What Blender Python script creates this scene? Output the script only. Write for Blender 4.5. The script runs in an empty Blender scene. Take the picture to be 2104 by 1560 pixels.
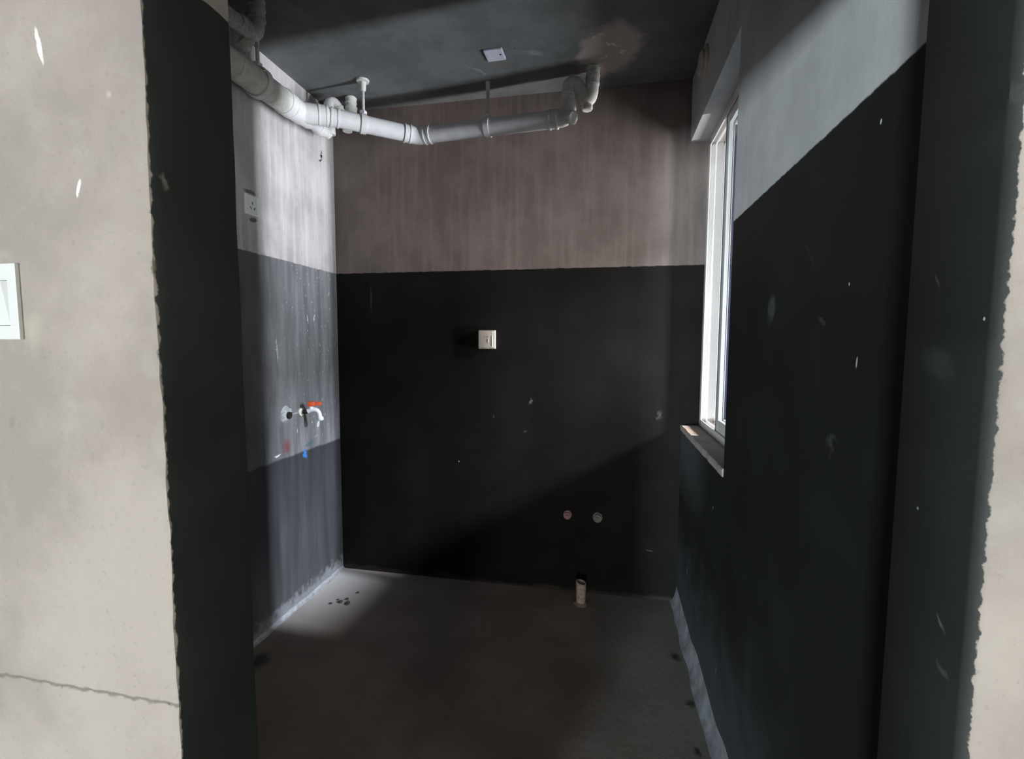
import bpy, bmesh, math, random
from mathutils import Vector, Matrix, noise as mnoise

S = bpy.context.scene
C = S.collection
random.seed(7)

# ------------------------------------------------------------------ camera
cam = bpy.data.cameras.new('camera')
cam.sensor_width = 36.0
cam.lens = 971.7 / 2104 * 36.0
cam.clip_start = 0.01
camo = bpy.data.objects.new('camera', cam)
C.objects.link(camo)
_y, _t, _r = 0.1896, 0.078, 0.0046
fw = Vector((-math.sin(_y) * math.cos(_t), math.cos(_y) * math.cos(_t), -math.sin(_t)))
rt = Vector((math.cos(_y), math.sin(_y), 0))
up = rt.cross(fw)
rt, up = math.cos(_r) * rt + math.sin(_r) * up, -math.sin(_r) * rt + math.cos(_r) * up
m = Matrix((rt, up, -fw)).transposed().to_4x4()
m.translation = Vector((0, 0, 1.3991))
camo.matrix_world = m
S.camera = camo

# ------------------------------------------------------------------ colour management, sky, big lights
S.view_settings.view_transform = 'Standard'
S.view_settings.look = 'None'
S.view_settings.gamma = 1.0
S.view_settings.exposure = 0.0
try:
    S.view_settings.use_curve_mapping = False
except Exception:
    pass

w = bpy.data.worlds.new('overcast_sky')
S.world = w
w.use_nodes = True
bg = w.node_tree.nodes['Background']
bg.inputs[0].default_value = (0.86, 0.93, 1.0, 1)
bg.inputs[1].default_value = 0.5


def area(name, loc, target, sx, sy, power, col):
    l = bpy.data.lights.new(name, 'AREA')
    l.shape = 'RECTANGLE'
    l.size, l.size_y = sx, sy
    l.energy = power
    l.color = col
    o = bpy.data.objects.new(name, l)
    C.objects.link(o)
    o.location = loc
    o.rotation_euler = (Vector(target) - Vector(loc)).to_track_quat('-Z', 'Y').to_euler()
    return o


# bright gap between the neighbouring houses, seen by the bathroom window
area('sky_gap_light', (9.0, 0.88, 3.0), (0.45, 1.77, 1.5), 0.42, 4.2, 750, (1.0, 0.94, 0.965))
# brightest part of that sky, high in the gap
area('high_sky_light', (9.0, 0.88, 5.7), (0.45, 1.77, 1.5), 0.42, 1.2, 3900, (0.98, 0.96, 1.0))
# its pale ground, below the window
area('ground_bounce_light', (9.0, 0.88, -1.2), (0.45, 1.77, 1.6), 0.42, 4.4, 1900, (1.0, 0.95, 0.97))
# daylight of the low hall window behind the camera
area('hall_window_light', (-2.68, -5.95, 0.52), (-0.08, 0.5, 0.9), 0.55, 0.8, 640, (0.84, 0.94, 1.0))
# unseen area light added straight behind the camera to brighten the back wall
area('added_rear_light', (0.12, -5.95, 1.25), (-0.08, 0.5, 1.3), 0.9, 1.8, 125, (1.0, 0.93, 0.88))
# weaker unseen hall source on the right behind the camera, for the left wall
area('hall_side_light', (2.25, -1.75, 0.95), (-0.5, 0.8, 1.2), 0.9, 1.0, 75, (0.97, 1.0, 0.93))

# ------------------------------------------------------------------ dimensions
D, XL, XR, ZC = 2.5904, -1.5587, 0.4134, 2.714
YO, YI = 0.43, 0.555            # doorway wall, hall side and bathroom side
JL, JR = -0.4712, 0.3020        # doorway reveals
ZH = 1.93                       # doorway head
ZP = 1.80                       # top of the black waterproof coat
WY0, WY1, WZ0, WZ1 = 1.70, 2.5904, 0.972, 2.41   # window opening


# ------------------------------------------------------------------ material helpers
class NT:
    def __init__(self, name):
        self.m = bpy.data.materials.new(name)
        self.m.use_nodes = True
        self.t = self.m.node_tree
        self.b = self.t.nodes['Principled BSDF']
        self._pos = None
        self._warp = {}

    def n(self, typ, **kw):
        x = self.t.nodes.new(typ)
        for k, v in kw.items():
            setattr(x, k, v)
        return x

    def link(self, a, b):
        self.t.links.new(a, b)

    def pos(self):
        if self._pos is None:
            self._pos = self.n('ShaderNodeNewGeometry').outputs['Position']
        return self._pos

    def noise(self, scale, detail=4, rough=0.55, stretch=(1, 1, 1), dist=0.0):
        mp = self.n('ShaderNodeMapping')
        mp.inputs['Scale'].default_value = stretch
        self.link(self.pos(), mp.inputs['Vector'])
        x = self.n('ShaderNodeTexNoise')
        x.inputs['Scale'].default_value = scale
        x.inputs['Detail'].default_value = detail
        x.inputs['Roughness'].default_value = rough
        x.inputs['Distortion'].default_value = dist
        self.link(mp.outputs[0], x.inputs['Vector'])
        return x.outputs[0]

    def mrange(self, v, a, b, c=0.0, d=1.0, smooth=True):
        x = self.n('ShaderNodeMapRange')
        if smooth:
            x.interpolation_type = 'SMOOTHSTEP'
        self.link(v, x.inputs['Value'])
        x.inputs['From Min'].default_value = a
        x.inputs['From Max'].default_value = b
        x.inputs['To Min'].default_value = c
        x.inputs['To Max'].default_value = d
        return x.outputs['Result']

    def math(self, op, a, b=None):
        x = self.n('ShaderNodeMath', operation=op)
        for i, v in enumerate((a, b)):
            if v is None:
                continue
            if isinstance(v, (int, float)):
                x.inputs[i].default_value = v
            else:
                self.link(v, x.inputs[i])
        return x.outputs[0]

    def mix(self, f, a, b):
        x = self.n('ShaderNodeMix', data_type='RGBA')
        if isinstance(f, (int, float)):
            x.inputs['Factor'].default_value = f
        else:
            self.link(f, x.inputs['Factor'])
        for k, v in (('A', a), ('B', b)):
            s = [i for i in x.inputs if i.name == k and i.type == 'RGBA'][0]
            if isinstance(v, tuple):
                s.default_value = (*v, 1)
            else:
                self.link(v, s)
        return [o for o in x.outputs if o.type == 'RGBA'][0]

    def warp(self, amp, scale):
        k = (amp, scale)
        if k not in self._warp:
            nz = self.n('ShaderNodeTexNoise')
            nz.inputs['Scale'].default_value = scale
            nz.inputs['Detail'].default_value = 4
            self.link(self.pos(), nz.inputs['Vector'])
            s = self.n('ShaderNodeVectorMath', operation='SUBTRACT')
            self.link(nz.outputs[1], s.inputs[0])
            s.inputs[1].default_value = (0.5, 0.5, 0.5)
            mu = self.n('ShaderNodeVectorMath', operation='SCALE')
            self.link(s.outputs[0], mu.inputs[0])
            mu.inputs['Scale'].default_value = amp
            ad = self.n('ShaderNodeVectorMath', operation='ADD')
            self.link(self.pos(), ad.inputs[0])
            self.link(mu.outputs[0], ad.inputs[1])
            self._warp[k] = ad.outputs[0]
        return self._warp[k]

    def axis(self, i, amp=0.0, scale=20.0):
        x = self.n('ShaderNodeSeparateXYZ')
        self.link(self.warp(amp, scale) if amp else self.pos(), x.inputs[0])
        return x.outputs[i]

    def spot(self, c, radii, rot=(0, 0, 0), soft=0.5, amp=0.0, scale=40.0, strength=1.0):
        """mask of an ellipse on a surface: 1 in its middle, 0 outside"""
        mp = self.n('ShaderNodeMapping', vector_type='TEXTURE')
        mp.inputs['Location'].default_value = c
        mp.inputs['Rotation'].default_value = rot
        mp.inputs['Scale'].default_value = radii
        self.link(self.warp(amp, scale) if amp else self.pos(), mp.inputs['Vector'])
        ln = self.n('ShaderNodeVectorMath', operation='LENGTH')
        self.link(mp.outputs[0], ln.inputs[0])
        return self.mrange(ln.outputs['Value'], 1.0, 1.0 - soft, 0.0, strength)

    def bump(self, h, strength=0.3, dist=0.002):
        x = self.n('ShaderNodeBump')
        x.inputs['Strength'].default_value = strength
        x.inputs['Distance'].default_value = dist
        self.link(h, x.inputs['Height'])
        self.link(x.outputs[0], self.b.inputs['Normal'])

    def col(self, c):
        if isinstance(c, tuple):
            self.b.inputs['Base Color'].default_value = (*c, 1)
        else:
            self.link(c, self.b.inputs['Base Color'])

    def rough(self, r):
        if isinstance(r, (int, float)):
            self.b.inputs['Roughness'].default_value = r
        else:
            self.link(r, self.b.inputs['Roughness'])


def cement(k, a, b, streak=0.0, scale=6.0):
    """mottled cement colour between a and b, with optional brush streaks"""
    n1 = k.mrange(k.noise(scale, 6, 0.6), 0.35, 0.65)
    c = k.mix(n1, a, b)
    if streak:
        n2 = k.mrange(k.noise(30, 5, 0.6, (1, 1, 0.07)), 0.42, 0.7, 0, streak)
        c = k.mix(n2, c, tuple(min(1, v * 1.35) for v in b))
    n3 = k.mrange(k.noise(140, 3, 0.7), 0.58, 0.72, 0, 0.22)
    return k.mix(n3, c, tuple(v * 0.55 for v in a))


def plain(name, col, rough=0.4, var=0.12, scale=25, metal=0.0, bump=0.0, spec=0.5):
    k = NT(name)
    n1 = k.mrange(k.noise(scale, 5, 0.6), 0.3, 0.7)
    k.col(k.mix(n1, tuple(v * (1 - var) for v in col), tuple(min(1, v * (1 + var)) for v in col)))
    k.rough(rough)
    k.b.inputs['Metallic'].default_value = metal
    k.b.inputs['Specular IOR Level'].default_value = spec
    if bump:
        k.bump(k.noise(scale * 6, 3), bump)
    return k.m


COAT = (0.016, 0.018, 0.016)
COAT2 = (0.021, 0.023, 0.021)


def add_spots(k, c, spots):
    for s in spots:
        col = s[0]
        mk = k.spot(*s[1:])
        c = k.mix(mk, c, col)
    return c


BIG = 50.0


def yz(c, ru, rv, col, rot=0, soft=0.5, amp=0.0, scale=40.0, st=1.0):
    return (col, c, (BIG, ru, rv), (rot, 0, 0), soft, amp, scale, st)


def yj(c, ru, rv, col, rot=0, soft=0.5, amp=0.0, scale=40.0, st=1.0):
    return (col, c, (0.3, ru, rv), (rot, 0, 0), soft, amp, scale, st)


def xz(c, ru, rv, col, rot=0, soft=0.5, amp=0.0, scale=40.0, st=1.0):
    return (col, c, (ru, BIG, rv), (0, rot, 0), soft, amp, scale, st)


def xy(c, ru, rv, col, rot=0, soft=0.5, amp=0.0, scale=40.0, st=1.0):
    return (col, c, (ru, rv, BIG), (0, 0, rot), soft, amp, scale, st)


# ---- left wall: streaky cement over a dusty black coat, painted paler where window light lands, second coat at the bottom
k = NT('left_wall_plaster_and_coat')
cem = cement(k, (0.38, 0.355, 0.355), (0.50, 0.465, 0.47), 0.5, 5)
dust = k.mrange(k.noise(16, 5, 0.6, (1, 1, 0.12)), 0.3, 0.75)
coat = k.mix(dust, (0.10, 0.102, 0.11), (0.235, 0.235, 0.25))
painted_light = k.mrange(k.axis(1, 0.25, 5), 1.70, 2.15)  # window light painted into the coat toward the back corner
coat = k.mix(painted_light, (0.034, 0.037, 0.035), coat)
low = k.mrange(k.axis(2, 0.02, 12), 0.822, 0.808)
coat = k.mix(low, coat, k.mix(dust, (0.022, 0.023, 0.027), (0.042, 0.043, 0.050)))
# pale dust settled just above the floor
dz = k.math('SUBTRACT', k.axis(2), k.math('MULTIPLY', k.noise(25, 4), 0.16))
coat = k.mix(k.mrange(dz, 0.02, -0.05, 0, 0.5), coat, (0.28, 0.28, 0.31))
# chipped white specks
sp = k.math('MAXIMUM', k.mrange(k.noise(95, 2, 0.5, (1, 1, 0.4)), 0.685, 0.72), k.mrange(k.noise(48, 3, 0.6, (1, 1, 0.3)), 0.70, 0.73))
area_m = k.math('MULTIPLY', k.mrange(k.axis(1), 2.02, 2.2), k.mrange(k.axis(2), 0.80, 0.95))
coat = k.mix(k.math('MULTIPLY', sp, area_m), coat, (0.55, 0.56, 0.6))
coat = add_spots(k, coat, [
    yz((XL, 2.10, 0.868), 0.055, 0.05, (0.16, 0.03, 0.035), 0.2, 0.9, 0.05, 30, 0.8),
    yz((XL, 2.025, 0.838), 0.028, 0.007, (0.6, 0.6, 0.6), 0.1, 0.4, 0.02, 60),
    yz((XL, 2.245, 0.800), 0.021, 0.03, (0.03, 0.17, 0.55), 0.3, 0.5, 0.05, 60, 0.95),
    yz((XL, 2.285, 0.845), 0.07, 0.012, (0.04, 0.10, 0.13), 0.1, 0.9, 0.03, 40, 0.7),
    yz((XL, 2.30, 1.52), 0.007, 0.03, (0.7, 0.7, 0.72), 0.2, 0.5, 0.03, 60),
    yz((XL, 2.36, 1.53), 0.006, 0.024, (0.65, 0.65, 0.7), -0.3, 0.5, 0.03, 60),
    yz((XL, 2.375, 0.945), 0.012, 0.035, (0.62, 0.62, 0.64), -0.45, 0.4, 0.03, 60),
    yz((XL, 2.05, 1.35), 0.006, 0.09, (0.35, 0.34, 0.34), 0.05, 0.6, 0.04, 40),
    yz((XL, 2.10, 1.02), 0.075, 0.035, (0.30, 0.30, 0.31), 0, 0.8, 0.05, 40, 0.55),
    yz((XL, 2.16, 1.028), 0.07, 0.004, (0.45, 0.45, 0.47), 0, 0.6, 0.01, 40, 0.8),
])
cem = add_spots(k, cem, [
    yz((XL, 2.468, 2.43), 0.010, 0.030, (0.03, 0.03, 0.03), 0.1, 0.4, 0.05, 60),
    yz((XL, 2.458, 2.40), 0.026, 0.005, (0.05, 0.045, 0.045), 0.4, 0.5, 0.03, 60),
    yz((XL, 1.905, 2.062), 0.05, 0.012, (0.10, 0.10, 0.095), 0.0, 0.6, 0.03, 60, 0.9),
    yz((XL, 1.92, 1.945), 0.035, 0.014, (0.08, 0.08, 0.075), 0.1, 0.6, 0.03, 60, 0.9),
])
line = k.mrange(k.axis(2, 0.014, 30), ZP + 0.002, ZP - 0.003)
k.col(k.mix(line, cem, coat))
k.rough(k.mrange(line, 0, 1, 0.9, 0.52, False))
k.link(k.mrange(line, 0, 1, 0.25, 0.9, False), k.b.inputs['Specular IOR Level'])
k.bump(k.noise(60, 5, 0.6), 0.35)
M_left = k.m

# ---- back wall
k = NT('back_wall_plaster_and_coat')
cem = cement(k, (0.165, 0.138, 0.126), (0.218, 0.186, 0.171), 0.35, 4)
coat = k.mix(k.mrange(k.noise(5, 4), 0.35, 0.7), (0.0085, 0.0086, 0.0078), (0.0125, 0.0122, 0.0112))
coat = add_spots(k, coat, [
    xz((-1.34, D, 1.65), 0.008, 0.10, (0.06, 0.055, 0.05), 0.03, 0.8, 0.02, 40, 0.9),
    xz((-0.391, D, 1.072), 0.012, 0.022, (0.11, 0.11, 0.11), 0.5, 0.6, 0.03, 60),
    xz((-0.808, D, 0.711), 0.004, 0.006, (0.4, 0.4, 0.4), 0, 0.5),
    xz((0.27, D, 0.273), 0.025, 0.004, (0.10, 0.10, 0.09), 0.2, 0.6, 0.02, 60),
    xz((0.30, D, 1.02), 0.02, 0.035, (0.09, 0.09, 0.085), 0.1, 0.8, 0.05, 60, 0.7),
    xz((-0.60, D, 0.98), 0.008, 0.013, (0.07, 0.07, 0.07), 0.1, 0.8, 0.03, 60, 0.7),
    xz((-0.42, D, 0.90), 0.006, 0.01, (0.09, 0.09, 0.09), 0.1, 0.8, 0.03, 60, 0.7),
])
lowdust = k.mrange(k.math('SUBTRACT', k.axis(2), k.math('MULTIPLY', k.noise(9, 5), 0.09)), -0.01, -0.04, 0, 0.6)
coat = k.mix(lowdust, coat, (0.06, 0.052, 0.046))
line = k.mrange(k.axis(2, 0.012, 25), ZP + 0.002, ZP - 0.003)
k.col(k.mix(line, cem, coat))
k.rough(k.mrange(line, 0, 1, 0.88, 0.6, False))
k.b.inputs['Specular IOR Level'].default_value = 0.10
k.bump(k.noise(45, 5, 0.6), 0.3)
M_back = k.m

# ---- right wall
k = NT('right_wall_plaster_and_coat')
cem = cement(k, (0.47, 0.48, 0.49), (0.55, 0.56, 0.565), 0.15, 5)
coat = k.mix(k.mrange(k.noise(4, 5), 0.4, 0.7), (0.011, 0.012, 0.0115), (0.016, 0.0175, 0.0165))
G = (0.16, 0.17, 0.17)
coat = add_spots(k, coat, [
    yz((XR, 1.30, 1.486), 0.03, 0.05, (0.09, 0.10, 0.10), 0.3, 0.9, 0.08, 30, 0.6),
    yz((XR, 0.85, 1.741), 0.003, 0.005, (0.6, 0.6, 0.58), 0.2, 0.4),
    yz((XR, 0.878, 1.369), 0.003, 0.012, (0.4, 0.4, 0.38), 0.1, 0.5),
    yz((XR, 0.918, 1.502), 0.003, 0.004, (0.4, 0.4, 0.38), 0.1, 0.5),
    yz((XR, 2.291, 0.316), 0.012, 0.035, G, 0.1, 0.7, 0.03, 50, 0.8),
    yz((XR, 1.829, 0.786), 0.006, 0.010, G, 0.1, 0.6, 0.02, 50),
    yz((XR, 1.012, 1.443), 0.02, 0.006, (0.06, 0.06, 0.06), 0.6, 0.7, 0.05, 50, 0.6),
    yz((XR, 1.10, 1.60), 0.12, 0.004, (0.03, 0.033, 0.03), 0.9, 0.8, 0.05, 20, 0.6),
    yz((XR, 0.95, 1.22), 0.02, 0.03, (0.06, 0.06, 0.06), 0.6, 0.9, 0.06, 50, 0.6),
    yz((XR, 1.70, 0.25), 0.006, 0.03, G, 0.2, 0.7, 0.03, 50, 0.7),
])
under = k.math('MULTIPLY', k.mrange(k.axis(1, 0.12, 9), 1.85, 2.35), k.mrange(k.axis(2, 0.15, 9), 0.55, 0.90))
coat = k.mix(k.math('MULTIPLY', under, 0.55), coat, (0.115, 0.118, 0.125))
dz = k.math('SUBTRACT', k.axis(2), k.math('MULTIPLY', k.noise(7, 5), 0.5))
coat = k.mix(k.mrange(dz, 0.35, -0.2, 0, 0.4), coat, (0.10, 0.105, 0.115))
line = k.mrange(k.axis(2, 0.008, 30), ZP + 0.002, ZP - 0.003)
# the coat stops short of the window jamb above the sill
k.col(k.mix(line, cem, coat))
k.rough(k.mrange(line, 0, 1, 0.88, 0.6, False))
k.b.inputs['Specular IOR Level'].default_value = 0.22
k.bump(k.noise(50, 5, 0.6), 0.25)
M_right = k.m

# ---- doorway wall: hall side cement, reveals with the coat
k = NT('doorway_wall_cement_and_coat')
hall = cement(k, (0.208, 0.180, 0.163), (0.280, 0.247, 0.220), 0.0, 4)
hall = k.mix(k.mrange(k.noise(14, 6, 0.65), 0.5, 0.75, 0, 0.5), hall, (0.27, 0.265, 0.225))
fine = k.mrange(k.noise(500, 3, 0.6), 0.62, 0.75, 0, 0.35)
hall = k.mix(fine, hall, (0.18, 0.168, 0.15))
W = (0.52, 0.51, 0.47)
hall = add_spots(k, hall, [
    xz((-0.603, YO, 1.716), 0.0035, 0.024, W, -0.17, 0.35, 0.006, 90),
    xz((-0.563, YO, 1.564), 0.0030, 0.012, W, 0.33, 0.4, 0.006, 90),
    xz((-0.517, YO, 1.659), 0.005, 0.006, (0.37, 0.325, 0.29), 0.3, 0.9, 0.012, 90, 0.7),
    xz((-0.681, YO, 1.302), 0.005, 0.010, (0.17, 0.155, 0.135), 0.1, 0.7, 0.006, 90, 0.9),
    xz((-0.552, YO, 1.306), 0.006, 0.006, (0.20, 0.19, 0.16), 0.1, 0.8, 0.01, 120, 0.8),
    xz((-0.64, YO, 1.41), 0.020, 0.035, (0.30, 0.285, 0.22), 0.2, 0.95, 0.02, 60, 0.6),
    xz((-0.678, YO, 1.495), 0.030, 0.012, (0.26, 0.23, 0.21), 0.1, 0.95, 0.02, 60, 0.6),
    xz((-0.602, YO, 1.156), 0.005, 0.010, (0.27, 0.25, 0.22), 0.2, 0.8, 0.01, 90, 0.7),
    xz((-0.562, YO, 1.085), 0.004, 0.005, (0.24, 0.215, 0.18), 0.2, 0.8, 0.01, 120, 0.8),
    xz((-0.4745, YO, 1.478), 0.0022, 0.013, (0.10, 0.09, 0.06), 0.02, 0.6, 0.006, 120, 0.9),
])
gr = k.mrange(k.axis(2, 0.010, 70), 0.9775, 0.9808)
gr2 = k.mrange(k.axis(2, 0.010, 70), 0.9855, 0.9822)
onleft = k.mrange(k.axis(0), -0.40, -0.44)
front = k.mrange(k.axis(1), YO + 0.006, YO + 0.003)
crack = k.math('MULTIPLY', k.math('MULTIPLY', gr, gr2), onleft)
hall = k.mix(k.math('MULTIPLY', crack, 0.8), hall, (0.10, 0.10, 0.085))
jcoat = k.mix(k.mrange(k.noise(6, 5), 0.4, 0.7), (0.017, 0.020, 0.017), (0.024, 0.027, 0.024))
jcoat = add_spots(k, jcoat, [
    yj((JL, 0.448, 1.572), 0.0045, 0.013, (0.13, 0.12, 0.10), 0.2, 0.8, 0.012, 120, 0.85),
    yj((JR, 0.513, 1.241), 0.002, 0.002, (0.3, 0.3, 0.28), 0, 0.5),
    yj((JR, 0.472, 1.150), 0.012, 0.003, (0.12, 0.12, 0.11), 0.8, 0.8, 0.01, 90, 0.7),
    yj((JR, 0.465, 1.11), 0.012, 0.004, (0.07, 0.07, 0.065), 0.5, 0.8, 0.01, 90, 0.7),
    yj((JR, 0.509, 1.457), 0.010, 0.0012, (0.07, 0.07, 0.065), 1.1, 0.6, 0.005, 90, 0.8),
    yj((JR, 0.50, 1.38), 0.035, 0.02, (0.04, 0.045, 0.04), 0.5, 0.9, 0.03, 60, 0.7),
    yj((JR, 0.45, 1.42), 0.0015, 0.002, (0.4, 0.4, 0.38), 0, 0.5),
])
# coat: reveals only, ragged where it meets the hall corner
ynz = k.axis(1, 0.016, 55)
ynz2 = k.axis(1, 0.010, 70)
isL = k.mrange(k.axis(0), -0.30, -0.32)
isR = k.math('SUBTRACT', 1.0, isL)
cl = k.math('MULTIPLY', isL, k.mrange(ynz2, YO + 0.0025, YO + 0.0045))
# right: wraps round the rounded corner
xnz = k.axis(0, 0.007, 120)
cr = k.math('MULTIPLY', isR, k.mrange(xnz, JR + 0.0072, JR + 0.0060))
zl = k.mrange(k.axis(2, 0.006, 60), ZP + 0.001, ZP - 0.001)
cl = k.math('MULTIPLY', cl, zl)
cm = k.math('MAXIMUM', cl, cr)
k.col(k.mix(cm, hall, jcoat))
k.rough(k.mrange(cm, 0, 1, 0.9, 0.6, False))
k.b.inputs['Specular IOR Level'].default_value = 0.25
k.bump(k.math('ADD', k.noise(160, 5, 0.65), k.math('MULTIPLY', k.math('MULTIPLY', crack, front), -1.5)), 0.22, 0.0015)
M_door = k.m

# ---- ceiling
k = NT('ceiling_plaster')
c = cement(k, (0.118, 0.122, 0.121), (0.162, 0.166, 0.167), 0.0, 5)
c = add_spots(k, c, [
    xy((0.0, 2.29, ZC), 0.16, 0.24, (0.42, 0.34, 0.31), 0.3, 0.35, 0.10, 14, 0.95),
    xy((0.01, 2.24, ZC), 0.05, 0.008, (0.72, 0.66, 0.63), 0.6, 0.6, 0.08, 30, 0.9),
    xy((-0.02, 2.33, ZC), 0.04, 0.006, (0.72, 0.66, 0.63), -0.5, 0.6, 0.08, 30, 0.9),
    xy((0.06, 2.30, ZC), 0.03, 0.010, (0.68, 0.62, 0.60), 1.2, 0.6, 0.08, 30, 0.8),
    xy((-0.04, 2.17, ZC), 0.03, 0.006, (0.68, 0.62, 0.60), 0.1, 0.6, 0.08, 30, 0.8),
    xy((-0.34, 2.235, ZC), 0.07, 0.025, (0.26, 0.25, 0.26), 0.3, 0.8, 0.06, 30, 0.8),
    xy((-0.62, 2.33, ZC), 0.09, 0.012, (0.25, 0.255, 0.255), 0.9, 0.7, 0.06, 20, 0.8),
    xy((-0.50, 2.30, ZC), 0.08, 0.05, (0.15, 0.14, 0.125), 0.1, 0.9, 0.06, 30, 0.8),
    xy((-0.415, 2.19, ZC), 0.006, 0.006, (0.05, 0.05, 0.05), 0, 0.5),
])
k.col(c)
k.rough(0.9)
k.bump(k.noise(30, 6, 0.6), 0.35)
M_ceil = k.m

# ---- floor
k = NT('dusty_floor_painted_light')
c = cement(k, (0.165, 0.132, 0.114), (0.22, 0.184, 0.164), 0.0, 3)
c = k.mix(k.mrange(k.axis(0, 0.3, 3), -0.15, 0.30, 0, 0.8), c, (0.24, 0.25, 0.22))  # doorway light painted in: floor lighter toward the right wall
c = k.mix(k.spot((-1.55, 2.55, 0), (0.5, 0.75, BIG), (0, 0, 0), 0.9, 0.2, 6, 0.9), c, (0.52, 0.49, 0.49))  # pale patch painted where window light reaches the floor corner
DK = (0.02, 0.02, 0.018)
c = add_spots(k, c, [
    xy((-1.46, 1.73, 0), 0.06, 0.09, DK, 0.2, 0.9, 0.05, 20, 0.9),
    xy((0.345, 2.124, 0), 0.03, 0.05, DK, 0.2, 0.9, 0.05, 20, 0.9),
    xy((0.365, 1.844, 0), 0.03, 0.04, DK, 0.2, 0.9, 0.05, 20, 0.8),
    xy((0.345, 1.614, 0), 0.02, 0.035, DK, 0.2, 0.9, 0.05, 20, 0.9),
])
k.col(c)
k.rough(0.8)
k.bump(k.noise(40, 6, 0.6), 0.4)
M_floor = k.m

M_hall = plain('hall_plaster', (0.30, 0.285, 0.265), 0.9, 0.08, 6)
M_fillet = plain('dusty_mortar_fillet', (0.20, 0.215, 0.235), 0.85, 0.3, 14, bump=0.4)
M_fillet2 = plain('pale_mortar_fillet', (0.26, 0.26, 0.285), 0.9, 0.25, 40, bump=0.4)
M_pvc = plain('white_pvc', (0.76, 0.74, 0.75), 0.38, 0.06, 18)
M_pvc_d = plain('dusty_pvc', (0.66, 0.65, 0.60), 0.6, 0.15, 22, bump=0.1)
M_pvc_old = plain('grimy_pvc', (0.50, 0.52, 0.48), 0.8, 0.25, 40, bump=0.4)
M_cap = plain('pale_cap_plastic', (0.70, 0.69, 0.64), 0.45, 0.06, 30)
M_dark = plain('black_gap', (0.012, 0.012, 0.012), 0.8, 0.2, 30)
M_rod = plain('galvanised_rod', (0.56, 0.54, 0.53), 0.55, 0.15, 60)
M_white = plain('white_switch_plastic', (0.46, 0.47, 0.455), 0.35, 0.02, 10)
M_whiteg = plain('white_socket_plastic', (0.82, 0.85, 0.87), 0.4, 0.03, 10)
M_lilac = plain('pale_cover_plastic', (0.62, 0.62, 0.72), 0.45, 0.05, 20)
M_frame = plain('white_window_profile', (0.66, 0.65, 0.63), 0.4, 0.03, 8)
M_gasket = plain('window_gasket', (0.02, 0.025, 0.06), 0.6, 0.1, 10)
M_orange = plain('orange_handle_plastic', (0.78, 0.13, 0.05), 0.4, 0.08, 30)
M_tap = plain('white_tap_plastic', (0.80, 0.82, 0.86), 0.35, 0.03, 30)
M_plug_p = plain('pinkish_plug', (0.38, 0.23, 0.22), 0.7, 0.2, 80, bump=0.3)
M_plug_g = plain('grey_plug', (0.24, 0.235, 0.225), 0.7, 0.2, 80, bump=0.3)
M_beige = plain('aged_box_plastic', (0.50, 0.46, 0.40), 0.4, 0.08, 30)
M_mortar = plain('rough_mortar_collar', (0.40, 0.41, 0.43), 0.9, 0.3, 60, bump=0.6)
M_crumb = plain('mortar_crumb', (0.05, 0.048, 0.05), 0.9, 0.4, 90)
M_stub = plain('paint_spattered_stub', (0.46, 0.40, 0.32), 0.6, 0.3, 70, bump=0.2)

# sill: raw brownish cement
k = NT('raw_cement_sill')
c = cement(k, (0.28, 0.26, 0.235), (0.36, 0.335, 0.31), 0.0, 12)
c = k.mix(k.spot((0.44, 2.42, 0.97), (0.06, 0.16, BIG), (0, 0, 0), 0.8, 0.05, 20, 0.9), c, (0.42, 0.31, 0.235))
k.col(c)
k.rough(0.9)
k.bump(k.noise(70, 5), 0.5)
M_sill = k.m

# glass: thin clear pane
k = NT('window_glass')
tr = k.n('ShaderNodeBsdfTransparent')
tr.inputs[0].default_value = (0.93, 0.96, 0.97, 1)
gl = k.n('ShaderNodeBsdfGlossy')
gl.inputs['Roughness'].default_value = 0.02
fr = k.n('ShaderNodeLayerWeight')
fr.inputs[0].default_value = 0.5
fr = k.math('ADD', k.math('MULTIPLY', k.math('POWER', fr.outputs['Facing'], 5.0), 0.5), 0.03)
mx = k.n('ShaderNodeMixShader')
k.link(fr, mx.inputs[0])
k.link(tr.outputs[0], mx.inputs[1])
k.link(gl.outputs[0], mx.inputs[2])
k.link(mx.outputs[0], k.t.nodes['Material Output'].inputs[0])
M_glass = k.m


# ------------------------------------------------------------------ geometry helpers
def obj(name, bm, mat, parent=None, smooth=False, loc=None):
    bmesh.ops.recalc_face_normals(bm, faces=bm.faces)
    me = bpy.data.meshes.new(name)
    bm.to_mesh(me)
    bm.free()
    if smooth:
        for p in me.polygons:
            p.use_smooth = True
        try:
            me.set_sharp_from_angle(angle=math.radians(38))
        except Exception:
            pass
    me.materials.append(mat)
    o = bpy.data.objects.new(name, me)
    C.objects.link(o)
    if parent:
        o.parent = parent
        # vertices are given in world space
        if parent.type == 'EMPTY':
            o.matrix_parent_inverse = Matrix.Translation(-Vector(parent.location))
    return o


def thing(name, label, cat, loc, group=None):
    o = bpy.data.objects.new(name, None)
    o.empty_display_size = 0.05
    C.objects.link(o)
    o.location = loc
    o['label'] = label
    o['category'] = cat
    if group:
        o['group'] = group
    return o


def tag(o, label, cat, group=None):
    o['label'] = label
    o['category'] = cat
    if group:
        o['group'] = group
    return o


def struct(name, bm, mat, label=None, smooth=False):
    o = obj(name, bm, mat, None, smooth)
    o['kind'] = 'structure'
    if label:
        o['label'] = label
    return o


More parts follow.
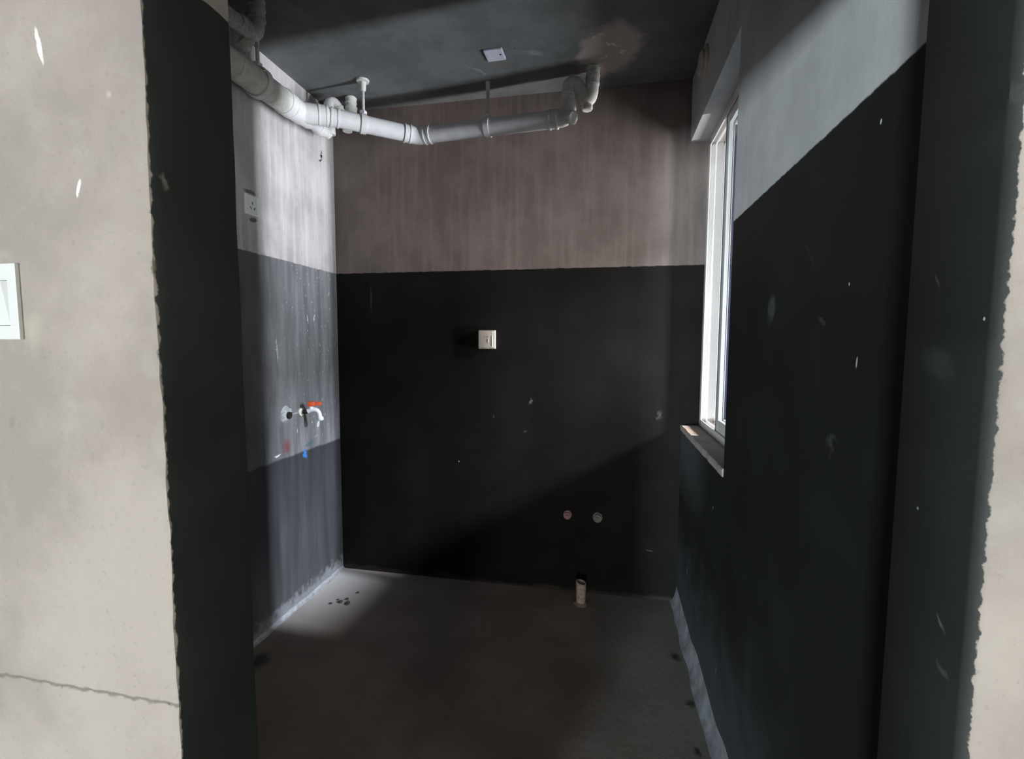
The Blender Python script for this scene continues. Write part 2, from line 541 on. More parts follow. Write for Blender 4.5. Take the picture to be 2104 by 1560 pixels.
def box(bm, lo, hi, bevel=0.0, seg=2):
    b2 = bmesh.new()
    bmesh.ops.create_cube(b2, size=1.0)
    for v in b2.verts:
        v.co = Vector([(lo[i] + hi[i]) / 2 + v.co[i] * (hi[i] - lo[i]) for i in range(3)])
    if bevel:
        bmesh.ops.bevel(b2, geom=b2.edges[:], offset=bevel, segments=seg, affect='EDGES', profile=0.6)
    merge(bm, b2)
    return bm


def merge(bm, b2, mat=None):
    if mat:
        bmesh.ops.transform(b2, matrix=mat, verts=b2.verts)
    mp = {v: bm.verts.new(v.co) for v in b2.verts}
    for f in b2.faces:
        try:
            bm.faces.new([mp[v] for v in f.verts])
        except ValueError:
            pass
    b2.free()


def frames(pts):
    pts = [Vector(p) for p in pts]
    out = []
    nrm = None
    for i, p in enumerate(pts):
        if i == 0:
            t = pts[1] - pts[0]
        elif i == len(pts) - 1:
            t = pts[-1] - pts[-2]
        else:
            t = (pts[i + 1] - p).normalized() + (p - pts[i - 1]).normalized()
        t.normalize()
        if nrm is None:
            a = Vector((0, 0, 1)) if abs(t.z) < 0.9 else Vector((1, 0, 0))
            nrm = (a - t * a.dot(t)).normalized()
        else:
            nrm = (nrm - t * nrm.dot(t)).normalized()
        out.append((p, t, nrm, t.cross(nrm)))
    return out


def tube(bm, pts, radii, seg=24, cap=True):
    """solid tube along a path; radii one value or one per point"""
    if isinstance(radii, (int, float)):
        radii = [radii] * len(pts)
    rings = []
    for (p, t, a, b), r in zip(frames(pts), radii):
        rings.append([bm.verts.new(p + r * (math.cos(q) * a + math.sin(q) * b))
                      for q in [2 * math.pi * j / seg for j in range(seg)]])
    for u, v in zip(rings, rings[1:]):
        for j in range(seg):
            bm.faces.new((u[j], u[(j + 1) % seg], v[(j + 1) % seg], v[j]))
    if cap:
        bm.faces.new(rings[0][::-1])
        bm.faces.new(rings[-1])
    return bm


def arc(p0, p1, p2, n=10):
    """rounded corner from p0 round p1 to p2"""
    p0, p1, p2 = Vector(p0), Vector(p1), Vector(p2)
    return [(1 - s) ** 2 * p0 + 2 * s * (1 - s) * p1 + s * s * p2 for s in [i / n for i in range(n + 1)]]


def path(corners, r=0.05, n=8):
    """polyline with rounded corners"""
    P = [Vector(c) for c in corners]
    out = [P[0]]
    for i in range(1, len(P) - 1):
        a = (P[i - 1] - P[i])
        b = (P[i + 1] - P[i])
        ra = min(r, a.length * 0.5)
        rb = min(r, b.length * 0.5)
        out += arc(P[i] + a.normalized() * ra, P[i], P[i] + b.normalized() * rb, n)
    out.append(P[-1])
    q = [out[0]]
    for p in out[1:]:
        if (p - q[-1]).length > 1e-4:
            q.append(p)
    return q


def collar(bm, p, t, r, length, lip=0.004, seg=28):
    """pipe socket: sleeve with raised lips at both ends"""
    p, t = Vector(p), Vector(t).normalized()
    h = length / 2
    e = min(0.008, h * 0.4)
    zs = [-h, -h + 0.001, -h + e, -h + e + 0.001, h - e - 0.001, h - e, h - 0.001, h]
    rs = [r + lip - 0.002, r + lip, r + lip, r + lip * 0.45, r + lip * 0.45, r + lip, r + lip, r + lip - 0.002]
    tube(bm, [p + t * z for z in zs], rs, seg)
    return bm


def ring(bm, p, d, ri, ro, h, seg=28):
    """hollow band round a pipe"""
    (p0, _, a, b), (p1, _, _, _) = frames([p - d * h, p + d * h])
    loops = []
    for q, r in ((p0, ri), (p0, ro), (p1, ro), (p1, ri)):
        loops.append([bm.verts.new(q + r * (math.cos(w_) * a + math.sin(w_) * b)) for w_ in [2 * math.pi * j / seg for j in range(seg)]])
    for i in range(4):
        u, v = loops[i], loops[(i + 1) % 4]
        for j in range(seg):
            bm.faces.new((u[j], u[(j + 1) % seg], v[(j + 1) % seg], v[j]))


def vn(x, y, z, s):
    return mnoise.noise(Vector((x * s, y * s, z * s)))


# ------------------------------------------------------------------ room shell
HX0, HX1, HY0 = -4.2, 2.4, -6.1

bm = bmesh.new()
# relief grid under the bathroom, plain slab elsewhere
nx, ny = 60, 64
gx0, gx1, gy0, gy1 = XL - 0.1, 0.75, 0.43, D + 0.1
g = [[bm.verts.new((gx0 + (gx1 - gx0) * i / nx, gy0 + (gy1 - gy0) * j / ny,
                    -0.002 + 0.002 * vn(i / 6, j / 6, 0, 1.0))) for j in range(ny + 1)] for i in range(nx + 1)]
for i in range(nx):
    for j in range(ny):
        bm.faces.new((g[i][j], g[i + 1][j], g[i + 1][j + 1], g[i][j + 1]))
box(bm, (gx0, gy0, -0.15), (gx1, gy1, -0.006))
box(bm, (HX0 - 0.1, HY0 - 0.1, -0.15), (HX1 + 0.1, gy0, -0.001))
struct('floor', bm, M_floor, smooth=True)

bm = bmesh.new()
box(bm, (HX0 - 0.1, HY0 - 0.1, ZC), (HX1 + 0.1, D + 0.1, ZC + 0.12))
struct('ceiling', bm, M_ceil)

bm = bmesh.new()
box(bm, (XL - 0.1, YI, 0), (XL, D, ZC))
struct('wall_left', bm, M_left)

bm = bmesh.new()
box(bm, (XL - 0.1, D, 0), (0.585, D + 0.1, ZC))
struct('wall_back', bm, M_back)

bm = bmesh.new()
XW = 0.585
box(bm, (XR, YI, 0), (XW, WY0, ZC))
box(bm, (XR, WY0, 0), (XW, D, WZ0 - 0.03))
box(bm, (XR, WY0, WZ1), (XW, D, ZC))
struct('wall_right', bm, M_right)

# doorway wall: lofted piers with uneven corners, header over them
bm = bmesh.new()


YR = 0.437                      # the right-hand plaster sits a little further in


def pier(side):
    nz = 260
    rows = []
    for i in range(nz + 1):
        z = ZH * i / nz
        if side < 0:
            e1 = 0.004 * vn(3.1, 0, z, 9) + 0.0022 * vn(7, 0, z, 35)
            if 1.40 < z < 1.60:
                e1 -= 0.004 * math.sin((z - 1.40) / 0.20 * math.pi)
            e2 = 0.0025 * vn(9.1, 0, z, 12) + 0.001 * vn(2.2, 0, z, 50)
            cz = 0.9815 + 0.002 * vn(1, 2, z, 20)
            groove = 0.0022 * math.exp(-((z - cz) / 0.0025) ** 2)
            row = [(HX0, YO + groove), (JL - 0.20, YO + groove), (JL - 0.006 + e1, YO + groove + 0.0002),
                   (JL - 0.001 + e1 * 0.8, YO + 0.002), (JL + e1 * 0.3, YO + 0.007),
                   (JL, YO + 0.02), (JL, YI - 0.006), (JL - 0.003 + e2 * .4, YI - 0.001), (JL - 0.012, YI), (HX0, YI)]
        else:
            e1 = 0.003 * vn(13.1, 0, z, 9) + 0.0018 * vn(17, 0, z, 40)
            e2 = 0.002 * vn(19.1, 0, z, 12)
            row = [(HX1, YR), (JR + 0.026, YR), (JR + 0.0095 + e1 * .6, YR + 0.0005), (JR + 0.0065 + e1 * .6, YR + 0.0015),
                   (JR + 0.0008 + e1 * .3, YR + 0.0065), (JR, YR + 0.009), (JR, YI - 0.006),
                   (JR + 0.003 + e2 * .4, YI - 0.001), (JR + 0.012, YI), (HX1, YI)]
        rows.append([bm.verts.new((x, y, z)) for x, y in row])
    for u, v in zip(rows, rows[1:]):
        n = len(u)
        for j in range(n):
            bm.faces.new((u[j], u[(j + 1) % n], v[(j + 1) % n], v[j]))
    bm.faces.new(rows[0])
    bm.faces.new(rows[-1])


pier(-1)
pier(1)
box(bm, (HX0, YO, ZH), (HX1, YI, ZC))
struct('wall_front', bm, M_door, smooth=True)

# hall behind the camera
bm = bmesh.new()
box(bm, (HX0 - 0.1, HY0 - 0.1, 0), (HX0, YI, ZC))
struct('wall_hall_left', bm, M_hall)
bm = bmesh.new()
box(bm, (HX1, HY0 - 0.1, 0), (HX1 + 0.1, YI, ZC))
struct('wall_hall_right', bm, M_hall)
bm = bmesh.new()
a0, a1, b0, b1 = -3.03, -2.33, 0.08, 0.96
c0, c1, e0, e1_ = -0.38, 0.62, 0.30, 2.20
box(bm, (HX0, HY0 - 0.1, 0), (a0, HY0, ZC))
box(bm, (a1, HY0 - 0.1, 0), (c0, HY0, ZC))
box(bm, (c1, HY0 - 0.1, 0), (HX1, HY0, ZC))
box(bm, (c0, HY0 - 0.1, 0), (c1, HY0, e0))
box(bm, (c0, HY0 - 0.1, e1_), (c1, HY0, ZC))
box(bm, (a0, HY0 - 0.1, 0), (a1, HY0, b0))
box(bm, (a0, HY0 - 0.1, b1), (a1, HY0, ZC))
struct('wall_hall_rear', bm, M_hall)

# mortar fillets along the floor
def fillet(name, x0, sgn, y0, y1, w, h, mat, amp):
    bm = bmesh.new()
    ny = 90
    rows = []
    for j in range(ny + 1):
        y = y0 + (y1 - y0) * j / ny
        ww = w * (1 + amp * vn(x0, y, 1, 8)) + 0
        hh = h * (1 + amp * vn(x0, y, 5, 6))
        prof = [(0, -0.004), (ww, -0.004), (ww, 0.001)]
        for s in (0.25, 0.5, 0.75):
            prof.append((ww * (1 - s) ** 1.6, 0.001 + hh * s ** 1.6 + 0.0015 * vn(s * 9, y, 2, 30)))
        prof.append((0, hh))
        rows.append([bm.verts.new((x0 + sgn * a, y, z)) for a, z in prof])
    for u, v in zip(rows, rows[1:]):
        n = len(u)
        for j in range(n):
            bm.faces.new((u[j], u[(j + 1) % n], v[(j + 1) % n], v[j]))
    bm.faces.new(rows[0])
    bm.faces.new(rows[-1])
    return struct(name, bm, mat, smooth=True)


fillet('trim_1', XR, -1, YI, D, 0.030, 0.085, M_fillet, 0.35)
fillet('trim_2', XL, 1, YI, D, 0.014, 0.018, M_fillet2, 0.6)

# ------------------------------------------------------------------ window
win = bpy.data.objects.new('window_1', None)
C.objects.link(win)
win.location = (0.53, 2.15, WZ0)
win['kind'] = 'structure'
win['label'] = 'white framed sliding window in the right wall, slid open, over a raw cement sill'
FX0, FX1 = 0.500, 0.580
fw_ = 0.034
z0, z1 = WZ0, WZ1


def rails(bm, lo, hi, ax):
    """frame profile with two track ribs; ax is the axis the opening face looks along (sign)"""
    box(bm, lo, hi, 0.0015, 1)


# far jamb (toward the back wall): base and ribs, all looking at -y
bm = bmesh.new()
box(bm, (FX0, D - 0.020, z0), (FX1, D - 0.0005, z1))
box(bm, (FX0, D - fw_, z0), (FX0 + 0.006, D - 0.019, z1), 0.001, 1)
box(bm, (FX0 + 0.026, D - fw_ + 0.004, z0), (FX0 + 0.034, D - 0.019, z1), 0.001, 1)
box(bm, (FX1 - 0.012, D - fw_, z0), (FX1, D - 0.019, z1), 0.001, 1)
obj('window_frame_jamb', bm, M_frame, win)
bm = bmesh.new()
box(bm, (FX0, WY0 + 0.0005, z0), (FX1, WY0 + 0.020, z1))
box(bm, (FX0, WY0 + 0.018, z0), (FX0 + 0.006, WY0 + fw_, z1), 0.001, 1)
box(bm, (FX1 - 0.012, WY0 + 0.018, z0), (FX1, WY0 + fw_, z1), 0.001, 1)
obj('window_frame_jamb', bm, M_frame, win)
for (za, zb, s) in ((z0, z0 + 0.020, 1), (z1 - 0.020, z1, -1)):
    bm = bmesh.new()
    box(bm, (FX0, WY0 + 0.02, za), (FX1, D - 0.02, zb))
    for (xa, xb, hgt) in ((FX0, FX0 + 0.006, 0.014), (FX0 + 0.026, FX0 + 0.034, 0.012), (FX1 - 0.012, FX1, 0.014)):
        if s > 0:
            box(bm, (xa, WY0 + 0.02, zb - 0.001), (xb, D - 0.02, zb + hgt), 0.001, 1)
        else:
            box(bm, (xa, WY0 + 0.02, za - hgt), (xb, D - 0.02, za + 0.001), 0.001, 1)
    obj('window_frame_rail', bm, M_frame, win)


def sash(x0, x1, ya, yb, stile, gx, dark):
    zz0, zz1 = z0 + 0.021, z1 - 0.021
    r = bmesh.new()
    box(r, (x0, ya, zz0), (x1, ya + 0.045, zz1), 0.0015, 1)
    box(r, (x0, yb - stile, zz0), (x1, yb, zz1), 0.0015, 1)
    box(r, (x0, ya + 0.044, zz0), (x1, yb - stile + 0.001, zz0 + 0.065), 0.0015, 1)
    box(r, (x0, ya + 0.044, zz1 - 0.055), (x1, yb - stile + 0.001, zz1), 0.0015, 1)
    s = obj('sash', r, M_frame, win)
    p = bmesh.new()
    box(p, (gx - 0.002, ya + 0.040, zz0 + 0.060), (gx + 0.002, yb - stile + 0.005, zz1 - 0.05))
    obj('pane', p, M_glass, s)
    q = bmesh.new()
    if dark:
        box(q, (x0 + 0.002, yb - stile - 0.004, zz0 + 0.065), (x1 - 0.002, yb - stile + 0.001, zz1 - 0.055))
    else:
        box(q, (x0 - 0.0015, yb - 0.005, zz0), (x0 + 0.006, yb + 0.004, zz1))
    obj('gasket', q, M_gasket, s)
    return s


sash(0.5085, 0.5245, WY0 + 0.021, 2.264, 0.042, 0.5145, False)
sash(0.5365, 0.5600, WY0 + 0.021, 2.276, 0.026, 0.5520, True)

# sill: raw cement ledge with a broken front lip
bm = bmesh.new()
rows = []
n = 60
for j in range(n + 1):
    y = WY0 + 0.0005 + (D - WY0 - 0.001) * j / n
    lip = 0.006 + 0.006 * vn(1, y, 3, 14) + 0.004 * vn(2, y, 3, 40)
    zt = WZ0 + 0.001 * vn(3, y, 1, 20)
    rows.append([bm.verts.new(v) for v in ((FX1, y, WZ0 - 0.03), (FX1, y, WZ0 - 0.0005), (FX0, y, WZ0 - 0.0005), (0.45, y, zt - 0.0008),
                                           (XR - lip + 0.004, y, zt - 0.001), (XR - lip, y, zt - 0.006), (XR - lip * 0.6, y, WZ0 - 0.03))])
for u, v in zip(rows, rows[1:]):
    for j in range(len(u)):
        bm.faces.new((u[j], u[(j + 1) % len(u)], v[(j + 1) % len(u)], v[j]))
bm.faces.new(rows[0])
bm.faces.new(rows[-1])
obj('window_sill', bm, M_sill, win, True)

# ------------------------------------------------------------------ pipes
PX, PZ = -1.462, 2.500
# main soil pipe along the left wall
t = thing('drain_pipe', 'white drain pipework with traps hung under the ceiling along the left and back walls', 'pipe', (PX, 1.6, PZ))
PW = t
R = 0.053
bm = bmesh.new()
tube(bm, [(PX, 0.60, 2.486), (PX, 1.70, 2.494), (PX, 2.03, PZ)], R, 32)
mp = obj('main_pipe', bm, M_pvc_d, t, True)
mp['label'] = 'thick dusty main pipe at the left wall'
bm = bmesh.new()
collar(bm, (PX, 1.80, 2.4955), (0, 1, 0.008), R, 0.17, 0.006)
obj('coupling', bm, M_pvc_d, t, True)
bm = bmesh.new()
collar(bm, (PX, 2.045, PZ), (0, 1, 0.01), R, 0.05, 0.005)
tube(bm, [(PX, 2.06, PZ), (PX, 2.15, PZ + 0.002), (PX, 2.19, PZ + 0.003)], [R, R, R - 0.008], 32)
wy0, wy1 = Vector((PX, 2.135, PZ + 0.002)), Vector((-1.355, 2.205, 2.506))
tube(bm, [wy0, wy1], 0.047, 28)
collar(bm, wy0 + (wy1 - wy0) * 0.86, wy1 - wy0, 0.046, 0.045, 0.004)
obj('wye_fitting', bm, M_pvc, t, True)
bm = bmesh.new()
tube(bm, [(PX, 2.16, PZ + 0.001), (PX, 2.215, PZ + 0.002), (PX, 2.23, PZ + 0.002), (PX, 2.33, PZ + 0.003)], [0.045, 0.045, 0.034, 0.034], 28)
collar(bm, (PX, 2.30, PZ + 0.003), (0, 1, 0), 0.034, 0.035, 0.004)
obj('reducer', bm, M_pvc, t, True)
bm = bmesh.new()
tube(bm, [(PX, 2.325, PZ + 0.003), (PX, 2.345, PZ + 0.003), (PX, 2.346, PZ + 0.003), (PX, 2.385, PZ + 0.003)], [0.034, 0.033, 0.026, 0.025], 10)
obj('end_cap', bm, M_cap, t, True)

# branch pipe along the back wall
E1 = Vector((-0.985, 2.462, 2.490))
E2 = Vector((-0.215, 2.400, 2.490))
d1 = (E1 - wy1).normalized()
d2 = (E2 - E1).normalized()
RB = 0.0415
bm = bmesh.new()
tube(bm, [wy1 - d1 * 0.02, E1 - d1 * 0.03], RB, 28)
obj('branch_pipe', bm, M_pvc, t, True)
bm = bmesh.new()
tube(bm, [E1 + d2 * 0.03, E2 - d2 * 0.04], RB, 28)
obj('branch_pipe', bm, M_pvc, t, True)
bm = bmesh.new()
tube(bm, path([E1 - d1 * 0.07, E1, E1 + d2 * 0.07], 0.05), RB + 0.003, 28)
collar(bm, E1 - d1 * 0.058, d1, RB, 0.036, 0.006)
collar(bm, E1 + d2 * 0.058, d2, RB, 0.036, 0.006)
obj('elbow', bm, M_pvc, t, True)
bm = bmesh.new()
collar(bm, wy1 + d1 * 0.035, d1, RB, 0.04, 0.005)
obj('coupling', bm, M_pvc, t, True)

# P-trap at the right end
RT = 0.031
Yt = 2.40
bm = bmesh.new()
collar(bm, E2 - d2 * 0.045, d2, RB - 0.001, 0.045, 0.006)
tube(bm, path([E2 - d2 * 0.04, E2 + d2 * 0.02, (-0.187, Yt, 2.56)], 0.04), 0.040, 28)
obj('elbow', bm, M_pvc_d, t, True)
bm = bmesh.new()
pts = path([(-0.187, Yt, 2.53), (-0.191, Yt, 2.650), (-0.150, Yt, 2.652), (-0.108, Yt, 2.562), (-0.078, Yt, 2.572), (-0.074, Yt, 2.66)], 0.045, 8)
tube(bm, pts, RT, 24)
tb = obj('drain_trap', bm, M_pvc_d, t, True)
tb['label'] = 'dusty curved trap at the right end'
bm = bmesh.new()
collar(bm, (-0.189, Yt, 2.582), (0, 0, 1), RT, 0.036, 0.005)
collar(bm, (-0.188, Yt, 2.553), (0, 0, 1), RT + 0.001, 0.022, 0.004)
obj('coupling', bm, M_pvc_d, tb, True)
bm = bmesh.new()
tube(bm, [(-0.074, Yt, 2.640), (-0.074, Yt, ZC - 0.001)], RT - 0.003, 24)
collar(bm, (-0.074, Yt, 2.648), (0, 0, 1), RT, 0.036, 0.003)
collar(bm, (-0.073, Yt, 2.690), (0, 0, 1), RT, 0.045, 0.003)
obj('riser', bm, M_pvc_old, tb, True)
bm = bmesh.new()
tube(bm, [(-0.100, Yt - 0.002, 2.556), (-0.098, Yt - 0.006, 2.532)], 0.020, 16)
tube(bm, [(-0.098, Yt - 0.006, 2.536), (-0.098, Yt - 0.006, 2.534), (-0.097, Yt - 0.009, 2.517), (-0.097, Yt - 0.009, 2.514)], [0.024, 0.027, 0.026, 0.023], 8)
obj('cleanout_cap', bm, M_cap, tb)
bm = bmesh.new()
c0, cd = Vector((-0.205, Yt - 0.005, 2.492)), Vector((0.80, -0.55, -0.35)).normalized()
tube(bm, [c0, c0 + cd * 0.040], 0.027, 20)
tube(bm, [c0 + cd * 0.038, c0 + cd * 0.040, c0 + cd * 0.058, c0 + cd * 0.061], [0.028, 0.032, 0.031, 0.027], 8)
obj('cleanout_plug', bm, M_pvc_d, tb)

# P-trap in the far left corner, behind the pipe
bm = bmesh.new()
pts = path([(-1.452, 2.385, 2.50), (-1.447, 2.37, 2.645), (-1.425, 2.385, 2.668), (-1.392, 2.425, 2.585), (-1.366, 2.45, 2.572), (-1.363, 2.45, 2.66)], 0.04, 8)
tube(bm, pts, 0.029, 22)
tb = obj('drain_trap', bm, M_pvc, PW, True)
tb['label'] = 'trap in the far left corner'
bm = bmesh.new()
tube(bm, [(-1.363, 2.45, 2.64), (-1.363, 2.45, ZC - 0.001)], 0.027, 22)
collar(bm, (-1.363, 2.45, 2.645), (0, 0, 1), 0.029, 0.036, 0.004)
collar(bm, (-1.363, 2.45, 2.695), (0, 0, 1), 0.027, 0.03, 0.004)
obj('riser', bm, M_pvc_d, tb, True)
bm = bmesh.new()
q0 = Vector((-1.41, 2.403, 2.63))
qd = Vector((0.033, 0.040, -0.083)).normalized()
collar(bm, q0 + qd * 0.004, qd, 0.029, 0.03, 0.004)
collar(bm, (-1.449, 2.377, 2.58), (0, 0, 1), 0.029, 0.03, 0.004)
obj('coupling', bm, M_pvc_d, tb, True)
bm = bmesh.new()
tube(bm, [(-1.378, 2.44, 2.565), (-1.378, 2.435, 2.546)], 0.018, 14)
tube(bm, [(-1.378, 2.435, 2.552), (-1.378, 2.435, 2.549), (-1.378, 2.433, 2.532), (-1.378, 2.433, 2.530)], [0.024, 0.027, 0.026, 0.022], 8)
obj('cleanout_cap', bm, M_cap, tb)

# grimy trap near the doorway, at the top left
bm = bmesh.new()
A = Vector((-1.344, 1.708, 2.585))
tube(bm, path([(-1.343, 1.712, ZC - 0.001), A + Vector((0, 0.002, -0.006)), (-1.352, 1.52, 2.566), (-1.352, 1.10, 2.55)], 0.045, 8), 0.030, 22)
tb = obj('drain_trap', bm, M_pvc_old, PW, True)
tb['label'] = 'grimy cobwebbed pipe bend at the top left'
bm = bmesh.new()
collar(bm, (-1.343, 1.711, 2.662), (0, 0, 1), 0.030, 0.05, 0.005)
collar(bm, (-1.3435, 1.711, 2.702), (0, 0, 1), 0.030, 0.022, 0.005)
collar(bm, (-1.349, 1.63, 2.578), (0, 1, 0.06), 0.030, 0.04, 0.005)
obj('coupling', bm, M_pvc_old, tb, True)
bm = bmesh.new()
tube(bm, [(-1.356, 1.694, 2.56), (-1.366, 1.680, 2.538)], 0.018, 14)
tube(bm, [(-1.365, 1.682, 2.543), (-1.366, 1.680, 2.540), (-1.372, 1.671, 2.522), (-1.373, 1.670, 2.519)], [0.022, 0.025, 0.024, 0.020], 8)
obj('cleanout_cap', bm, M_pvc_old, tb)


# hangers
def hanger(label, p, d, r, top, rod=0.0075, flange=True):
    p = Vector(p)
    d = Vector(d).normalized()
    t = thing('pipe_hanger', label, 'hanger', (p.x, p.y, ZC), 'threaded rod hangers of the ceiling pipes')
    bm = bmesh.new()
    tube(bm, [(p.x, p.y, p.z + r + 0.01), (p.x, p.y, top)], rod, 12)
    obj('rod', bm, M_rod, t, True)
    bm = bmesh.new()
    fs = 1.0 if flange else 0.42
    tube(bm, [(p.x, p.y, top - 0.055), (p.x, p.y, top - 0.05), (p.x, p.y, top - 0.012), (p.x, p.y, top - 0.010),
              (p.x, p.y, top - 0.002), (p.x, p.y, top - 0.001)], [0.011, 0.014, 0.016, 0.016 + 0.014 * fs, 0.016 + 0.016 * fs, 0.014 + 0.012 * fs] if flange else [0.0095, 0.0105, 0.011, 0.0115, 0.0118, 0.011], 20)
    obj('ceiling_flange' if flange else 'ceiling_socket', bm, M_cap if flange else M_pvc_d, t, True)
    bm = bmesh.new()
    h = 0.013
    ring(bm, p, d, r + 0.0006, r + 0.006, h)
    box(bm, p + Vector((-0.014, -0.014, r + 0.003)), p + Vector((0.014, 0.014, r + 0.024)), 0.003, 1)
    obj('clamp', bm, M_pvc, t, True)
    return t


pa = wy1 + d1 * ((-1.214 - wy1.x) / d1.x)
hanger('white pipe hanger with a round ceiling flange, left one on the branch pipe', pa, d1, RB, ZC)
pb = E1 + d2 * ((-0.598 - E1.x) / d2.x)
hanger('dull pipe hanger right of the pipe bend, below the square ceiling plate', pb, d2, RB, ZC, 0.009, False)
hanger('grimy pipe hanger of the thick main drain pipe at the left wall', (PX, 1.862, 2.497), (0, 1, 0.008), R + 0.0055, ZC, 0.0075, False)

# ------------------------------------------------------------------ ceiling and wall fittings
def plate_frame(origin, u, v, nrm):
    return Matrix((Vector(u), Vector(v), Vector(nrm))).transposed().to_4x4(), Vector(origin)


def lbox(bm, F, lo, hi, bevel=0.0, seg=2):
    mat, org = F
    b2 = bmesh.new()
    box(b2, lo, hi, bevel, seg)
    mm = Matrix.Translation(org) @ mat
    merge(bm, b2, mm)


# light switch on the hall side, cut by the left border
F = plate_frame((-0.6965, YO, 1.4430), (1, 0, 0), (0, 0, 1), (0, -1, 0))
t = thing('light_switch', 'white rocker light switch on the bright cement wall, at the left border', 'switch', (-0.6975, YO, 1.443))
bm = bmesh.new()
for lo, hi in (((-0.043, -0.043, 0.0), (0.043, -0.027, 0.0085)), ((-0.043, 0.024, 0.0), (0.043, 0.043, 0.0085)),
               ((-0.043, -0.028, 0.0), (-0.030, 0.025, 0.0085)), ((0.030, -0.028, 0.0), (0.043, 0.025, 0.0085))):
    lbox(bm, F, lo, (hi[0], hi[1], 0.0042), 0.0008, 2)
obj('frame', bm, M_white, t)
bm = bmesh.new()
b2 = bmesh.new()
box(b2, (-0.0292, -0.0265, 0.0), (0.0292, 0.0235, 0.008))
for v in b2.verts:
    if v.co.z > 0.004:
        v.co.z = 0.0058 if v.co.y > 0 else 0.0030
        if v.co.x > 0 and v.co.y > 0:
            v.co.x -= 0.0065
merge(bm, b2, Matrix.Translation(F[1]) @ F[0])
obj('rocker', bm, M_white, t)

# socket on the left wall
F = plate_frame((XL, 1.908, 2.003), (0, 1, 0), (0, 0, 1), (1, 0, 0))
t = thing('wall_socket', 'white three-slot wall socket on the grey left wall above the black coat', 'socket', (XL, 1.908, 2.003))
bm = bmesh.new()
lbox(bm, F, (-0.042, -0.044, 0.0), (0.042, 0.044, 0.009), 0.003, 2)
obj('plate', bm, M_whiteg, t)
for (cx, cy, rot) in ((0.0, 0.010, 0), (-0.011, -0.012, 0.5), (0.011, -0.012, -0.5)):
    bm = bmesh.new()
    b2 = bmesh.new()
    box(b2, (-0.0022, -0.0065, 0.0086), (0.0022, 0.0065, 0.0095))
    bmesh.ops.rotate(b2, matrix=Matrix.Rotation(rot, 3, 'Z'), verts=b2.verts)
    bmesh.ops.translate(b2, vec=(cx, cy, 0), verts=b2.verts)
    merge(bm, b2, Matrix.Translation(F[1]) @ F[0])
    obj('slot', bm, M_dark, t)

# splash-proof socket box on the back wall
F = plate_frame((-0.6385, D, 1.415), (1, 0, 0), (0, 0, 1), (0, -1, 0))
t = thing('covered_socket', 'beige square socket under a splash cover on the black back wall', 'socket', (-0.6385, D, 1.415))
bm = bmesh.new()
lbox(bm, F, (-0.049, -0.052, 0.0), (0.049, 0.052, 0.012), 0.003, 2)
obj('back_plate', bm, M_beige, t)
bm = bmesh.new()
lbox(bm, F, (-0.046, -0.047, 0.011), (0.040, 0.049, 0.028), 0.005, 3)
obj('cover', bm, M_beige, t, True)
bm = bmesh.new()
lbox(bm, F, (0.0415, -0.047, 0.011), (0.0475, 0.049, 0.025), 0.002, 2)
obj('hinge_rail', bm, M_cap, t, True)
bm = bmesh.new()
lbox(bm, F, (-0.010, -0.050, 0.012), (0.012, -0.046, 0.023), 0.001, 1)
obj('latch', bm, M_cap, t)
for cx in (-0.010, 0.006):
    bm = bmesh.new()
    lbox(bm, F, (cx - 0.004, 0.012, 0.0278), (cx + 0.004, 0.017, 0.0286), 0.0003, 1)
    obj('slot', bm, M_plug_g, t)
bm = bmesh.new()
lbox(bm, F, (0.009, -0.016, 0.0275), (0.012, 0.006, 0.0295), 0.0005, 1)
lbox(bm, F, (0.032, -0.036, 0.0275), (0.035, 0.020, 0.0295), 0.0005, 1)
obj('cover_rib', bm, M_cap, t)

# junction cover on the ceiling
ang = 0.07
F = plate_frame((-0.5115, 2.210, ZC), (math.cos(ang), -math.sin(ang) * 0.5, 0), (math.sin(ang) * 0.5, math.cos(ang), 0), (0, 0, -1))
t = thing('ceiling_junction_cover', 'square white junction box cover on the dark ceiling', 'cover', (-0.5115, 2.21, ZC))
bm = bmesh.new()
lbox(bm, F, (-0.043, -0.043, 0.0), (0.043, 0.043, 0.010), 0.003, 2)
obj('plate', bm, M_lilac, t)
for cx in (-0.030, 0.028):
    bm = bmesh.new()
    mat, org = F
    cc = org + mat.to_3x3() @ Vector((cx, -0.004, 0.0095))
    tube(bm, [cc, cc - Vector((0, 0, 0.0015))], 0.0045, 12)
    obj('screw', bm, M_rod if cx < 0 else M_dark, t)

# round vent cover above the window
cy, cz, r = 2.277, 2.615, 0.072
t = thing('vent_hole_cover', 'round dull vent hole cover on the dark wall above the window', 'vent', (XR, cy, cz))
bm = bmesh.new()
tube(bm, [(XR, cy, cz), (XR - 0.006, cy, cz), (XR - 0.012, cy, cz), (XR - 0.013, cy, cz)], [r, r, r - 0.006, r - 0.012], 36)
obj('ring', bm, M_beige, t, True)
bm = bmesh.new()
tube(bm, [(XR - 0.010, cy, cz), (XR - 0.020, cy, cz), (XR - 0.026, cy, cz), (XR - 0.028, cy, cz)], [r * 0.74, r * 0.72, r * 0.6, r * 0.2], 36)
obj('cap', bm, M_beige, t, True)

